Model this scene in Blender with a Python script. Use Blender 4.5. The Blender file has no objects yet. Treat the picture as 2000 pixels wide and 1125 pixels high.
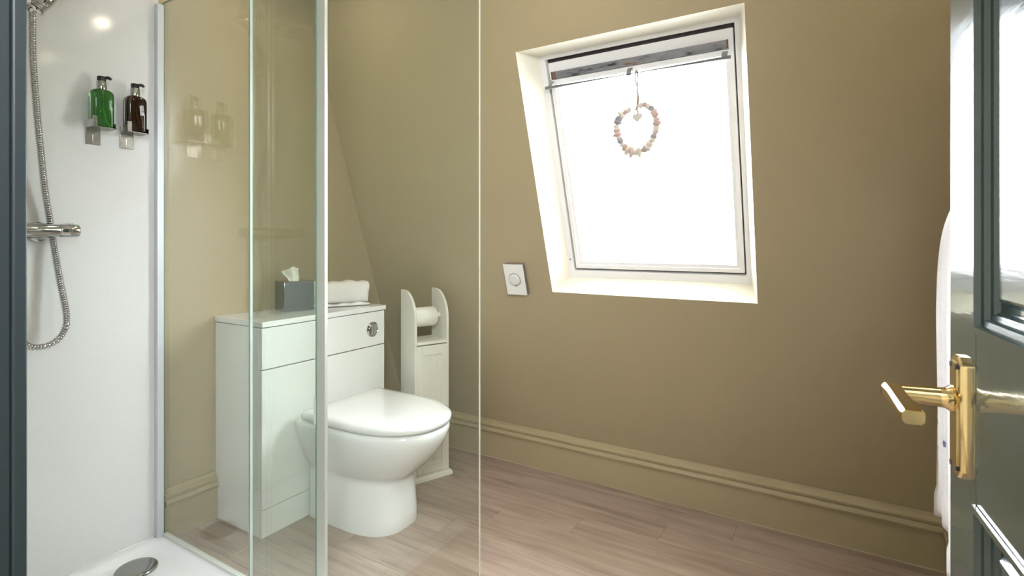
import bpy, bmesh, math, random
from mathutils import Vector, Matrix
random.seed(7)
C = bpy.context.scene.collection
scn = bpy.context.scene
PI = math.pi

# ------------------------------------------------------------------ camera
cd = bpy.data.cameras.new('camera'); cam = bpy.data.objects.new('camera', cd); C.objects.link(cam)
YAW = math.atan(640/1040)
cam.location = (0, 0, 1.1)
cam.rotation_euler = (PI/2, 0, YAW - PI/2)
cd.sensor_width = 36; cd.lens = 1040/2000*36; cd.shift_y = -92.5/2000
cd.clip_start = 0.02
cd.dof.use_dof = True; cd.dof.focus_distance = 1.7; cd.dof.aperture_fstop = 11
scn.camera = cam

# ------------------------------------------------------------------ world: bright overcast sky over duller ground
W = bpy.data.worlds.new('world'); scn.world = W; W.use_nodes = True
nt = W.node_tree; nt.nodes.clear()
wo = nt.nodes.new('ShaderNodeOutputWorld'); bg = nt.nodes.new('ShaderNodeBackground')
tc = nt.nodes.new('ShaderNodeTexCoord'); sx = nt.nodes.new('ShaderNodeSeparateXYZ')
cr = nt.nodes.new('ShaderNodeValToRGB')
cr.color_ramp.elements[0].position = 0.46; cr.color_ramp.elements[0].color = (.42, .43, .42, 1)
cr.color_ramp.elements[1].position = 0.56; cr.color_ramp.elements[1].color = (.92, .97, 1.05, 1)
mp = nt.nodes.new('ShaderNodeMath'); mp.operation = 'MULTIPLY_ADD'; mp.inputs[1].default_value = .5; mp.inputs[2].default_value = .5
nt.links.new(tc.outputs['Generated'], sx.inputs[0]); nt.links.new(sx.outputs['Z'], mp.inputs[0])
nt.links.new(mp.outputs[0], cr.inputs[0]); nt.links.new(cr.outputs[0], bg.inputs['Color'])
bg.inputs['Strength'].default_value = 34.0
nt.links.new(bg.outputs[0], wo.inputs[0])

def area_light(name, loc, target, sx_, sy_, power, col, portal=False):
    l = bpy.data.lights.new(name, 'AREA'); l.shape = 'RECTANGLE'; l.size = sx_; l.size_y = sy_
    l.energy = power; l.color = col
    o = bpy.data.objects.new(name, l); C.objects.link(o); o.location = loc
    o.rotation_euler = (Vector(target) - Vector(loc)).to_track_quat('-Z', 'Y').to_euler()
    if portal: l.cycles.is_portal = True
    return o
# soft fill light added on the landing behind the camera, without a lamp body
HALL_POWER = 72.0
area_light('landing_fill', (-.45, -.50, 1.95), (1.5, 1.5, .7), .6, .6, HALL_POWER, (.97, .99, 1.04))

scn.view_settings.view_transform = 'Standard'
scn.view_settings.look = 'None'
scn.view_settings.gamma = 1.0
scn.view_settings.use_curve_mapping = False
scn.view_settings.exposure = 0.27

# ------------------------------------------------------------------ materials
def mat(name, col, rough=.5, metal=0., bump=0., bscale=60., var=0., vscale=4., coat=0., coat_rough=.05, stretch=None, spec=.5):
    m = bpy.data.materials.new(name); m.use_nodes = True
    n = m.node_tree.nodes; L = m.node_tree.links; p = n['Principled BSDF']
    p.inputs['Base Color'].default_value = (*col, 1); p.inputs['Roughness'].default_value = rough
    p.inputs['Metallic'].default_value = metal; p.inputs['Coat Weight'].default_value = coat
    p.inputs['Coat Roughness'].default_value = coat_rough; p.inputs['Specular IOR Level'].default_value = spec
    t = n.new('ShaderNodeTexCoord'); mpn = n.new('ShaderNodeMapping'); L.new(t.outputs['Object'], mpn.inputs[0])
    if stretch: mpn.inputs['Scale'].default_value = stretch
    nz = n.new('ShaderNodeTexNoise'); nz.inputs['Scale'].default_value = vscale; nz.inputs['Detail'].default_value = 4
    L.new(mpn.outputs[0], nz.inputs['Vector'])
    mx = n.new('ShaderNodeMix'); mx.data_type = 'RGBA'
    v = max(var, .01)
    mx.inputs[6].default_value = (*[c*(1-v) for c in col], 1); mx.inputs[7].default_value = (*[min(1, c*(1+v)) for c in col], 1)
    L.new(nz.outputs['Fac'], mx.inputs[0]); L.new(mx.outputs[2], p.inputs['Base Color'])
    if bump:
        nb = n.new('ShaderNodeTexNoise'); nb.inputs['Scale'].default_value = bscale; nb.inputs['Detail'].default_value = 3
        L.new(mpn.outputs[0], nb.inputs['Vector'])
        b = n.new('ShaderNodeBump'); b.inputs['Strength'].default_value = bump; b.inputs['Distance'].default_value = .002
        L.new(nb.outputs['Fac'], b.inputs['Height']); L.new(b.outputs[0], p.inputs['Normal'])
        if coat: L.new(b.outputs[0], p.inputs['Coat Normal'])
    return m

def glass_mat(name, tint, ior=1.5, haze=0.):
    m = bpy.data.materials.new(name); m.use_nodes = True
    n = m.node_tree.nodes; L = m.node_tree.links; n.clear()
    o = n.new('ShaderNodeOutputMaterial'); t = n.new('ShaderNodeBsdfTransparent'); t.inputs[0].default_value = (*tint, 1)
    g = n.new('ShaderNodeBsdfGlossy'); g.inputs['Roughness'].default_value = .0
    f = n.new('ShaderNodeFresnel'); f.inputs['IOR'].default_value = ior
    geo = n.new('ShaderNodeNewGeometry')
    # the back face of a thin pane reflects like the front one
    inv = n.new('ShaderNodeMix'); inv.data_type = 'FLOAT'; inv.inputs[2].default_value = ior; inv.inputs[3].default_value = 1/ior
    L.new(geo.outputs['Backfacing'], inv.inputs[0])
    # Fresnel flips the ior itself on back faces, so feed the inverse there
    L.new(inv.outputs[0], f.inputs['IOR'])
    mx = n.new('ShaderNodeMixShader'); L.new(f.outputs[0], mx.inputs[0]); L.new(t.outputs[0], mx.inputs[1]); L.new(g.outputs[0], mx.inputs[2])
    L.new(mx.outputs[0], o.inputs[0])
    return m

M = {}
M['wall'] = mat('wall_paint', (.39, .322, .197), .5, bump=.12, bscale=90, var=.03, vscale=3)
M['skirt'] = mat('skirting_paint', (.38, .315, .187), .38, bump=.08, bscale=50, var=.04, vscale=5)
M['white_wall'] = mat('white_paint', (.82, .80, .74), .55, bump=.08, bscale=80, var=.02)
M['reveal'] = mat('reveal_paint', (.84, .81, .70), .45, bump=.06, bscale=60, var=.02)
M['ceiling'] = mat('ceiling_paint', (.80, .77, .70), .7, var=.02)
M['panel'] = mat('shower_wall_panel', (.69, .69, .68), .10, bump=.06, bscale=25, var=.05, vscale=160, spec=.5)
M['acrylic'] = mat('tray_acrylic', (.82, .83, .83), .15, var=.01, coat=.4)
M['ceramic'] = mat('ceramic', (.87, .875, .885), .08, var=.01, coat=.6, coat_rough=.02)
M['gloss_white'] = mat('gloss_white_board', (.85, .86, .86), .14, var=.012, vscale=2, coat=.3)
M['stand'] = mat('painted_white_wood', (.78, .76, .69), .4, bump=.05, bscale=60, var=.02)
M['bead'] = mat('cream_sealant', (.50, .43, .30), .5, var=.05)
M['rod'] = mat('grey_rod', (.16, .16, .165), .4, var=.03)
M['bracket'] = mat('grey_bracket', (.30, .30, .30), .4, var=.03)
M['gap'] = mat('dark_gap', (.05, .045, .04), .8)
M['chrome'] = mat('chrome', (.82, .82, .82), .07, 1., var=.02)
M['chrome_dark'] = mat('dark_chrome', (.52, .52, .52), .10, 1., var=.02)  # darker chrome tone, for contrast with the white surfaces
M['satin'] = mat('satin_aluminium', (.74, .72, .70), .42, .65, bump=.05, bscale=40, var=.03, vscale=8, stretch=(1, 1, .05))
M['white_alu'] = mat('pale_aluminium', (.60, .63, .66), .35, .15, var=.02)
M['steel'] = mat('polished_steel', (.34, .33, .30), .22, 1., bump=.15, bscale=45, var=.05)
M['drain'] = mat('drain_chrome', (.38, .38, .37), .14, 1., bump=.03, bscale=30, var=.05)
M['brass'] = mat('polished_brass', (.76, .59, .29), .15, 1., bump=.04, bscale=30, var=.08, vscale=12)
M['black'] = mat('black_plastic', (.012, .012, .013), .3, var=.05)
M['towel'] = mat('white_terry', (.80, .78, .77), .95, bump=.8, bscale=500, var=.03, vscale=60)
M['paper'] = mat('tissue_paper', (.86, .84, .78), .9, bump=.15, bscale=80, var=.02)
M['plastic'] = mat('white_plastic', (.80, .79, .76), .32, var=.01)
M['plastic2'] = mat('dial_plastic', (.70, .69, .66), .3, var=.01)
M['sash'] = mat('white_window_paint', (.88, .87, .87), .35, bump=.04, bscale=40, var=.02)
M['gasket'] = mat('dark_gasket', (.045, .03, .035), .6, var=.1)
M['twine'] = mat('jute_twine', (.40, .30, .23), .9, bump=.3, bscale=200, var=.15, vscale=40)
M['glass'] = glass_mat('shower_glass', (.964, .984, .958), 1.52)
M['winglass'] = glass_mat('window_glass', (.97, .98, .98), 1.5)
M['edge'] = mat('glass_edge', (.10, .22, .17), .08, var=.1, spec=.8)
M['edge_light'] = mat('glass_polished_edge', (.52, .55, .48), .12, var=.05, spec=.8)
M['edge_pale'] = mat('glass_edge_highlight', (.42, .48, .44), .15, var=.05)  # highlight along the door's far glass edge, put into the colour
M['seal'] = mat('clear_seal', (.62, .64, .60), .25, var=.02)
M['door'] = mat('door_paint', (.040, .072, .070), .17, bump=.10, bscale=30, var=.05, vscale=5, stretch=(.25, 1, 3), coat=.8, coat_rough=.05)
M['jamb'] = mat('jamb_paint', (.013, .019, .020), .45, var=.05, spec=.35)
M['hall_floor'] = mat('landing_carpet', (.34, .29, .24), .95, bump=.5, bscale=300, var=.1, vscale=40)
M['shade'] = mat('downlight_rim', (.8, .8, .78), .3, var=.01)
def pebble_mat(n, c): return mat('pebble_'+n, c, .75, bump=.2, bscale=120, var=.12, vscale=60)
PEB = [pebble_mat('rose', (.50, .36, .32)), pebble_mat('pale', (.62, .57, .53)), pebble_mat('grey', (.30, .30, .32)),
       pebble_mat('cream', (.62, .55, .46)), pebble_mat('blush', (.58, .46, .43))]

def liquid_mat(name, col, absorb):
    m = bpy.data.materials.new(name); m.use_nodes = True
    n = m.node_tree.nodes; L = m.node_tree.links; p = n['Principled BSDF']
    p.inputs['Base Color'].default_value = (*col, 1); p.inputs['Roughness'].default_value = .04
    p.inputs['Transmission Weight'].default_value = .75; p.inputs['IOR'].default_value = 1.40
    p.inputs['Coat Weight'].default_value = .5
    t = n.new('ShaderNodeTexCoord'); nz = n.new('ShaderNodeTexNoise'); nz.inputs['Scale'].default_value = 12
    L.new(t.outputs['Object'], nz.inputs[0])
    mx = n.new('ShaderNodeMix'); mx.data_type = 'RGBA'; mx.inputs[6].default_value = (*[c*.85 for c in col], 1); mx.inputs[7].default_value = (*col, 1)
    L.new(nz.outputs['Fac'], mx.inputs[0]); L.new(mx.outputs[2], p.inputs['Base Color'])
    return m
M['green'] = liquid_mat('green_soap', (.055, .26, .045), 1)
M['brown'] = liquid_mat('amber_soap', (.035, .011, .003), 1)

def floor_mat():
    m = bpy.data.materials.new('wood_vinyl'); m.use_nodes = True
    n = m.node_tree.nodes; L = m.node_tree.links; p = n['Principled BSDF']; p.inputs['Roughness'].default_value = .42
    t = n.new('ShaderNodeTexCoord'); oi = n.new('ShaderNodeObjectInfo')
    off = n.new('ShaderNodeVectorMath'); off.operation = 'MULTIPLY_ADD'
    sc = n.new('ShaderNodeCombineXYZ')
    mulr = n.new('ShaderNodeMath'); mulr.operation = 'MULTIPLY'; mulr.inputs[1].default_value = 37.
    L.new(oi.outputs['Random'], mulr.inputs[0])
    for i in range(3): L.new(mulr.outputs[0], sc.inputs[i])
    off.inputs[1].default_value = (1, 1, 1); L.new(t.outputs['Object'], off.inputs[0]); L.new(sc.outputs[0], off.inputs[2])
    m1 = n.new('ShaderNodeMapping'); m1.inputs['Scale'].default_value = (26, 1.6, 1); L.new(off.outputs[0], m1.inputs[0])
    n1 = n.new('ShaderNodeTexNoise'); n1.inputs['Scale'].default_value = 1.6; n1.inputs['Detail'].default_value = 7; n1.inputs['Distortion'].default_value = .8
    L.new(m1.outputs[0], n1.inputs['Vector'])
    m2 = n.new('ShaderNodeMapping'); m2.inputs['Scale'].default_value = (5, 1.0, 1); L.new(off.outputs[0], m2.inputs[0])
    n2 = n.new('ShaderNodeTexNoise'); n2.inputs['Scale'].default_value = 2.2; n2.inputs['Detail'].default_value = 3; L.new(m2.outputs[0], n2.inputs['Vector'])
    m3 = n.new('ShaderNodeMapping'); m3.inputs['Scale'].default_value = (140, 5, 1); L.new(off.outputs[0], m3.inputs[0])
    n3 = n.new('ShaderNodeTexNoise'); n3.inputs['Scale'].default_value = 2.; n3.inputs['Detail'].default_value = 2; L.new(m3.outputs[0], n3.inputs['Vector'])
    r1 = n.new('ShaderNodeValToRGB'); e = r1.color_ramp.elements
    e[0].position = .32; e[0].color = (.20, .145, .117, 1); e[1].position = .66; e[1].color = (.44, .355, .298, 1)
    e.new(.5).color = (.345, .264, .216, 1)
    a = n.new('ShaderNodeMath'); a.operation = 'MULTIPLY'; a.inputs[1].default_value = .45
    b = n.new('ShaderNodeMath'); b.operation = 'MULTIPLY_ADD'; b.inputs[1].default_value = .35
    c = n.new('ShaderNodeMath'); c.operation = 'MULTIPLY_ADD'; c.inputs[1].default_value = .17
    d = n.new('ShaderNodeMath'); d.operation = 'MULTIPLY_ADD'; d.inputs[1].default_value = .055
    L.new(n1.outputs['Fac'], a.inputs[0]); L.new(n2.outputs['Fac'], b.inputs[0]); L.new(a.outputs[0], b.inputs[2])
    L.new(n3.outputs['Fac'], c.inputs[0]); L.new(b.outputs[0], c.inputs[2])
    L.new(oi.outputs['Random'], d.inputs[0]); L.new(c.outputs[0], d.inputs[2])
    L.new(d.outputs[0], r1.inputs[0]); L.new(r1.outputs[0], p.inputs['Base Color'])
    bp = n.new('ShaderNodeBump'); bp.inputs['Strength'].default_value = .12; bp.inputs['Distance'].default_value = .001
    L.new(n3.outputs['Fac'], bp.inputs['Height']); L.new(bp.outputs[0], p.inputs['Normal'])
    return m
M['floor'] = floor_mat()

def vent_mat():
    m = bpy.data.materials.new('worn_metal_strip'); m.use_nodes = True
    n = m.node_tree.nodes; L = m.node_tree.links; p = n['Principled BSDF']; p.inputs['Roughness'].default_value = .5; p.inputs['Metallic'].default_value = .25
    t = n.new('ShaderNodeTexCoord'); mp_ = n.new('ShaderNodeMapping'); mp_.inputs['Scale'].default_value = (1, 5, 20); L.new(t.outputs['Object'], mp_.inputs[0])
    nz = n.new('ShaderNodeTexNoise'); nz.inputs['Scale'].default_value = 2.6; nz.inputs['Detail'].default_value = 5; L.new(mp_.outputs[0], nz.inputs['Vector'])
    r = n.new('ShaderNodeValToRGB'); e = r.color_ramp.elements
    e[0].position = .36; e[0].color = (.03, .025, .03, 1); e[1].position = .44; e[1].color = (.20, .20, .225, 1)
    e.new(.62).color = (.28, .275, .29, 1); e.new(.70).color = (.20, .10, .07, 1)
    L.new(nz.outputs['Fac'], r.inputs[0]); L.new(r.outputs[0], p.inputs['Base Color'])
    return m
M['vent'] = vent_mat()

def waffle_mat():
    m = mat('waffle_cotton', (.80, .78, .79), .9, var=.03)
    n = m.node_tree.nodes; L = m.node_tree.links; p = n['Principled BSDF']
    t = n.new('ShaderNodeTexCoord'); ck = n.new('ShaderNodeTexVoronoi'); ck.distance = 'CHEBYCHEV'; ck.inputs['Scale'].default_value = 170; ck.inputs['Randomness'].default_value = .1
    L.new(t.outputs['Object'], ck.inputs['Vector'])
    b = n.new('ShaderNodeBump'); b.inputs['Strength'].default_value = .7; b.inputs['Distance'].default_value = .003
    L.new(ck.outputs['Distance'], b.inputs['Height']); L.new(b.outputs[0], p.inputs['Normal'])
    return m
M['waffle'] = waffle_mat()
M['motif'] = mat('blue_embroidery', (.10, .10, .25), .8, var=.2)

def emit_mat(name, col, s):
    m = bpy.data.materials.new(name); m.use_nodes = True
    n = m.node_tree.nodes; L = m.node_tree.links; n.clear()
    o = n.new('ShaderNodeOutputMaterial'); e = n.new('ShaderNodeEmission'); e.inputs[0].default_value = (*col, 1); e.inputs[1].default_value = s
    L.new(e.outputs[0], o.inputs[0]); return m
M['lamp'] = emit_mat('downlight_bulb', (1, .86, .66), 60)

# ------------------------------------------------------------------ helpers
WM = {}
def W_of(o): return WM.get(o.name, Matrix.Identity(4))
def finish(o, parent=None, Wm=None):
    C.objects.link(o)
    Wm = Wm or Matrix.Identity(4); WM[o.name] = Wm
    if parent:
        o.parent = parent; o.matrix_basis = W_of(parent).inverted() @ Wm
    else: o.matrix_basis = Wm
def obj(name, bm, m, parent=None, smooth=False, bevel=0., seg=2, subsurf=0, origin=None, angle=40):
    """links bm (built in world coordinates) as one mesh object"""
    if parent is not None and origin is None: Wm = W_of(parent)
    else:
        if origin is None:
            xs = [v.co.x for v in bm.verts]; ys = [v.co.y for v in bm.verts]; zs = [v.co.z for v in bm.verts]
            origin = ((min(xs)+max(xs))/2, (min(ys)+max(ys))/2, min(zs))
        Wm = Matrix.Translation(Vector(origin))
    bmesh.ops.recalc_face_normals(bm, faces=bm.faces)
    bm.transform(Wm.inverted())
    me = bpy.data.meshes.new(name); bm.to_mesh(me); bm.free()
    for mm in (m if isinstance(m, (list, tuple)) else [m]): me.materials.append(mm)
    o = bpy.data.objects.new(name, me); finish(o, parent, Wm)
    if smooth:
        for p in me.polygons: p.use_smooth = True
        me.set_sharp_from_angle(angle=math.radians(angle))
    if bevel:
        b = o.modifiers.new('bevel', 'BEVEL'); b.width = bevel; b.segments = seg; b.limit_method = 'ANGLE'; b.angle_limit = math.radians(35)
        b.harden_normals = False
        for p in me.polygons: p.use_smooth = True
        me.set_sharp_from_angle(angle=math.radians(60))
    if subsurf:
        s = o.modifiers.new('subsurf', 'SUBSURF'); s.levels = subsurf; s.render_levels = subsurf
    return o
def tag(o, label=None, cat=None, group=None, kind=None):
    if label: o['label'] = label
    if cat: o['category'] = cat
    if group: o['group'] = group
    if kind: o['kind'] = kind
    return o
def thing(name, label, cat, loc=(0, 0, 0), rotz=0., group=None, kind=None):
    o = bpy.data.objects.new(name, None); o.empty_display_size = .05
    finish(o, None, Matrix.Translation(Vector(loc)) @ Matrix.Rotation(rotz, 4, 'Z'))
    return tag(o, label, cat, group, kind)
def part(p, label): p['label'] = label; return p
def B(): return bmesh.new()
def box(bm, x0, x1, y0, y1, z0, z1, T=None, mi=0):
    vs = [Vector((x, y, z)) for z in (z0, z1) for y in (y0, y1) for x in (x0, x1)]
    if T is not None: vs = [T @ v for v in vs]
    v = [bm.verts.new(c) for c in vs]
    for f in ((0, 2, 3, 1), (4, 5, 7, 6), (0, 1, 5, 4), (2, 6, 7, 3), (0, 4, 6, 2), (1, 3, 7, 5)):
        bm.faces.new([v[i] for i in f]).material_index = mi
    return bm
def hexa(bm, a, b):
    """a, b: two quads (lists of 4 points) joined"""
    va = [bm.verts.new(c) for c in a]; vb = [bm.verts.new(c) for c in b]
    bm.faces.new(va[::-1]); bm.faces.new(vb)
    for i in range(4): bm.faces.new((va[i], va[(i+1) % 4], vb[(i+1) % 4], vb[i]))
    return bm
def loft(bm, rings, cap0=True, cap1=True, closed=True):
    R = [[bm.verts.new(c) for c in r] for r in rings]
    n = len(R[0])
    for a, b in zip(R, R[1:]):
        for i in range(n if closed else n-1):
            bm.faces.new((a[i], a[(i+1) % n], b[(i+1) % n], b[i]))
    if cap0: bm.faces.new(R[0][::-1])
    if cap1: bm.faces.new(R[-1])
    return bm
def frame_of(d):
    d = d.normalized(); up = Vector((0, 0, 1)) if abs(d.z) < .95 else Vector((1, 0, 0))
    a = d.cross(up).normalized(); return a, a.cross(d).normalized()
def tube(bm, pts, r, n=12, caps=True):
    pts = [Vector(p) for p in pts]; rings = []
    a = None
    for i, p in enumerate(pts):
        d = (pts[min(i+1, len(pts)-1)] - pts[max(i-1, 0)]).normalized()
        if a is None: a, b = frame_of(d)
        else:
            a = (a - d*a.dot(d)).normalized(); b = a.cross(d).normalized() * -1
            b = d.cross(a).normalized()
        rr = r[i] if isinstance(r, (list, tuple)) else r
        rings.append([p + (a*math.cos(t) + b*math.sin(t))*rr for t in [2*PI*k/n for k in range(n)]])
    return loft(bm, rings, caps, caps)
def lathe(bm, prof, c=(0, 0, 0), axis='Z', n=32, T=None):
    rings = []
    for r, h in prof:
        ring = []
        for k in range(n):
            t = 2*PI*k/n; x, y = r*math.cos(t), r*math.sin(t)
            v = {'Z': Vector((x, y, h)), 'Y': Vector((x, h, y)), 'X': Vector((h, x, y))}[axis] + Vector(c)
            ring.append(T @ v if T is not None else v)
        rings.append(ring)
    return loft(bm, rings, True, True)
def prism(bm, poly, t0, t1, fn):
    """poly of (u,v); fn(u,v,t)->Vector"""
    return loft(bm, [[fn(u, v, t0) for u, v in poly], [fn(u, v, t1) for u, v in poly]])
def catmull(P, n=8):
    P = [Vector(p) for p in P]; out = []
    for i in range(len(P)-1):
        p0 = P[max(i-1, 0)]; p1 = P[i]; p2 = P[i+1]; p3 = P[min(i+2, len(P)-1)]
        for k in range(n):
            t = k/n
            out.append(.5*((2*p1) + (p2-p0)*t + (2*p0-5*p1+4*p2-p3)*t*t + (3*p1-p0-3*p2+p3)*t**3))
    out.append(P[-1]); return out
def rrect(x0, x1, y0, y1, r, z, n=6):
    o = []
    for cx, cy, a0 in ((x1-r, y1-r, 0), (x0+r, y1-r, PI/2), (x0+r, y0+r, PI), (x1-r, y0+r, 3*PI/2)):
        for k in range(n+1):
            a = a0 + PI/2*k/n; o.append(Vector((cx+r*math.cos(a), cy+r*math.sin(a), z)))
    return o

# ------------------------------------------------------------------ room dimensions (metres)
YL, YR, XD, ZC = 2.12, -.32, .17, 2.30      # left wall, right wall, doorway wall (bathroom face), ceiling
XF, S = 2.3276, .3254                        # window wall meets the floor at XF and leans in by S
K = math.sqrt(1+S*S)
def SL(y, s, d):                              # along wall, up the slope, outwards
    return Vector((XF - S*s/K + d/K, y, s/K + S*d/K))
JY0, JY1, JH = -.235, .603, 2.06              # clear doorway

def struct(name, bm, m, **k): return tag(obj(name, bm, m, **k), kind='structure')
# floor: base + planks
bm = B(); box(bm, XD-.14, XF+.25, YR-.1, YL+.1, -.08, -.006)
fl = struct('floor', bm, M['gap'])
rng = random.Random(3); pw = .128; x = XD - .14; row = 0
while x < XF+.02:
    y = YR - rng.uniform(0, .85)
    while y < YL:
        ln = rng.choice((.92, .92, .75, 1.1)); y0, y1 = max(y, YR), min(y+ln, YL)
        if y1 - y0 > .03:
            bm = B(); g = .0004; x0, x1 = x+g, min(x+pw, XF+.02)-g; z = 0
            b = .0007
            hexa(bm, [(x0, y0+g, -.006), (x1, y0+g, -.006), (x1, y1-g, -.006), (x0, y1-g, -.006)],
                 [(x0, y0+g, -b), (x1, y0+g, -b), (x1, y1-g, -b), (x0, y1-g, -b)])
            hexa(bm, [(x0, y0+g, -b), (x1, y0+g, -b), (x1, y1-g, -b), (x0, y1-g, -b)],
                 [(x0+b, y0+g+b, 0), (x1-b, y0+g+b, 0), (x1-b, y1-g-b, 0), (x0+b, y1-g-b, 0)])
            obj('plank', bm, M['floor'], fl)
        y += ln
    x += pw; row += 1

bm = B(); box(bm, XD-.14, XF+.25, YR-.1, YL+.1, ZC, ZC+.08); struct('ceiling', bm, M['ceiling'])
bm = B(); box(bm, XD-.14, XF+.2, YL, YL+.1, 0, ZC); struct('wall_left', bm, M['wall'])
bm = B(); box(bm, XD-.14, XF+.2, YR-.1, YR, 0, ZC); struct('wall_right', bm, M['wall'])
# doorway wall
bm = B(); box(bm, XD-.14, XD, JY1+.035, YL, 0, ZC); box(bm, XD-.14, XD, YR, JY0-.035, 0, ZC); box(bm, XD-.14, XD, JY0-.035, JY1+.035, JH+.035, ZC)
struct('wall_door', bm, M['white_wall'])
bm = B()
box(bm, XD-.145, XD-.006, JY1+.003, JY1+.035, 0, JH+.035); box(bm, XD-.006, XD+.004, JY1, JY1+.09, 0, JH+.09)
box(bm, XD-.145, XD+.004, JY0-.035, JY0, 0, JH+.035)
box(bm, XD-.145, XD+.004, JY0, JY1, JH, JH+.035)
struct('trim_1', bm, M['jamb'], bevel=.0015)
# sloping window wall with the roof-window hole
HY0, HY1, HS0, HS1 = .245, 1.052, .925, 1.912
ST = (ZC+.1)*K
bm = B(); D = .20
def slab(y0, y1, s0, s1):
    hexa(bm, [SL(y0, s0, 0), SL(y1, s0, 0), SL(y1, s1, 0), SL(y0, s1, 0)], [SL(y0, s0, D), SL(y1, s0, D), SL(y1, s1, D), SL(y0, s1, D)])
slab(YR-.1, HY0, -.03, ST); slab(HY1, YL+.1, -.03, ST); slab(HY0, HY1, -.03, HS0); slab(HY0, HY1, HS1, ST)
struct('wall_window', bm, M['wall'])

# skirting boards
def skirt_profile(h=.186):   # (out, z)
    return [(0, 0), (.020, 0), (.020, .126), (.029, .129), (.031, .136), (.029, .144), (.025, .149), (.017, .151), (.017, .155), (.023, .157), (.023, .163), (.018, .169), (.012, .173), (.009, .178), (.008, .186), (0, .186)]
def SKX(o): return 2.272 - o
bm = B(); prism(bm, [(-.05, 0), (.0, 0)] + skirt_profile()[1:-1] + [(.008, .186), (-.05+.0, .186)], YR, YL, lambda u, v, t: Vector((SKX(u), t, v)))
sk = struct('baseboard_window', bm, M['skirt'], smooth=True, angle=25)
bm = B(); tube(bm, [(SKX(.0205), YR, .0008), (SKX(.0205), YL, .0008)], .0022, 6); part(obj('sealant_bead', bm, M['bead'], sk), 'cream sealant line along the floor')
bm = B()
for yy, zz in ((.33, .117), (-.09, .116), (.02, .06)):
    lathe(bm, [(.0, -.0008), (.004, -.0006), (.005, 0), (.004, .0012), (.0, .0016)], (SKX(.0205), yy, zz), 'X', 10)
obj('filled_nail_head', bm, M['skirt'], sk)
bm = B(); prism(bm, skirt_profile(), .9925, 1.184, lambda u, v, t: Vector((t, YL-u, v)))
struct('baseboard_left', bm, M['skirt'], smooth=True, angle=25)
bm = B(); prism(bm, skirt_profile(), XD+.02, 2.25, lambda u, v, t: Vector((t, YR+u, v)))
struct('baseboard_right', bm, M['skirt'], smooth=True, angle=25)

# landing behind the camera (closed, pale walls)
bm = B(); box(bm, -1.9, XD-.14, -1.2, 1.7, -.08, 0); struct('floor_landing', bm, M['hall_floor'])
bm = B(); box(bm, -1.9, XD-.14, -1.2, 1.7, ZC, ZC+.08); struct('ceiling_landing', bm, M['ceiling'])
bm = B(); box(bm, -2.0, -1.9, -1.3, 1.8, 0, ZC); box(bm, -1.9, XD-.14, -1.3, -1.2, 0, ZC); box(bm, -1.9, XD-.14, 1.7, 1.8, 0, ZC)
box(bm, XD-.16, XD-.14, -1.2, JY0-.036, 0, ZC); box(bm, XD-.16, XD-.14, JY1+.036, 1.7, 0, ZC); box(bm, XD-.16, XD-.14, JY0-.036, JY1+.036, JH+.036, ZC)
struct('wall_landing', bm, M['white_wall'])

# shower wall panel (white sparkle board) lining the left wall
bm = B(); box(bm, XD, .975, YL-.010, YL, .03, ZC); struct('trim_2', bm, M['panel'])
YP = YL - .010
bm = B(); box(bm, XD, XD+.008, 1.21, YP, .03, ZC); struct('trim_3', bm, M['panel'])

# ------------------------------------------------------------------ roof window
win = tag(thing('window_1', 'white framed roof window set into the sloping wall', None, SL(.65, .955, .1)), kind='structure')
del win['label']
LI = dict(y0=.275, y1=1.008, s0=.957, s1=1.884); LD = .095
bm = B()
o4 = [(HY0, HS0), (HY1, HS0), (HY1, HS1), (HY0, HS1)]; i4 = [(LI['y0'], LI['s0']), (LI['y1'], LI['s0']), (LI['y1'], LI['s1']), (LI['y0'], LI['s1'])]
e4 = [(HY0, HS0), (HY1, HS0), (HY1, HS1), (HY0, HS1)]
ring = [[SL(y, s, -.0005) for y, s in o4], [SL(y, s, LD) for y, s in i4], [SL(y, s, LD+.03) for y, s in i4], [SL(y, s, LD+.03) for y, s in e4]]
loft(bm, ring + [ring[0]], False, False)
obj('reveal_lining', bm, M['reveal'], win)
def ringbox(bm, yo0, yo1, so0, so1, yi0, yi1, si0, si1, d0, d1):
    O = [(yo0, so0), (yo1, so0), (yo1, so1), (yo0, so1)]; I = [(yi0, si0), (yi1, si0), (yi1, si1), (yi0, si1)]
    r = [[SL(y, s, d0) for y, s in O], [SL(y, s, d0) for y, s in I], [SL(y, s, d1) for y, s in I], [SL(y, s, d1) for y, s in O]]
    return loft(bm, r + [r[0]], False, False)
bm = B(); ringbox(bm, HY0+.002, HY1-.002, HS0+.002, HS1-.002, .291, .982, .988, 1.868, LD+.004, LD+.09)
bmesh.ops.remove_doubles(bm, verts=bm.verts, dist=1e-6)
obj('frame', bm, M['sash'], win, bevel=.002)
bm = B(); ringbox(bm, .285, .988, .984, 1.872, .310, .962, 1.005, 1.845, LD+.026, LD+.06)
part(obj('gasket', bm, M['gasket'], win), 'dark rubber gasket between frame and sash')
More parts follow.
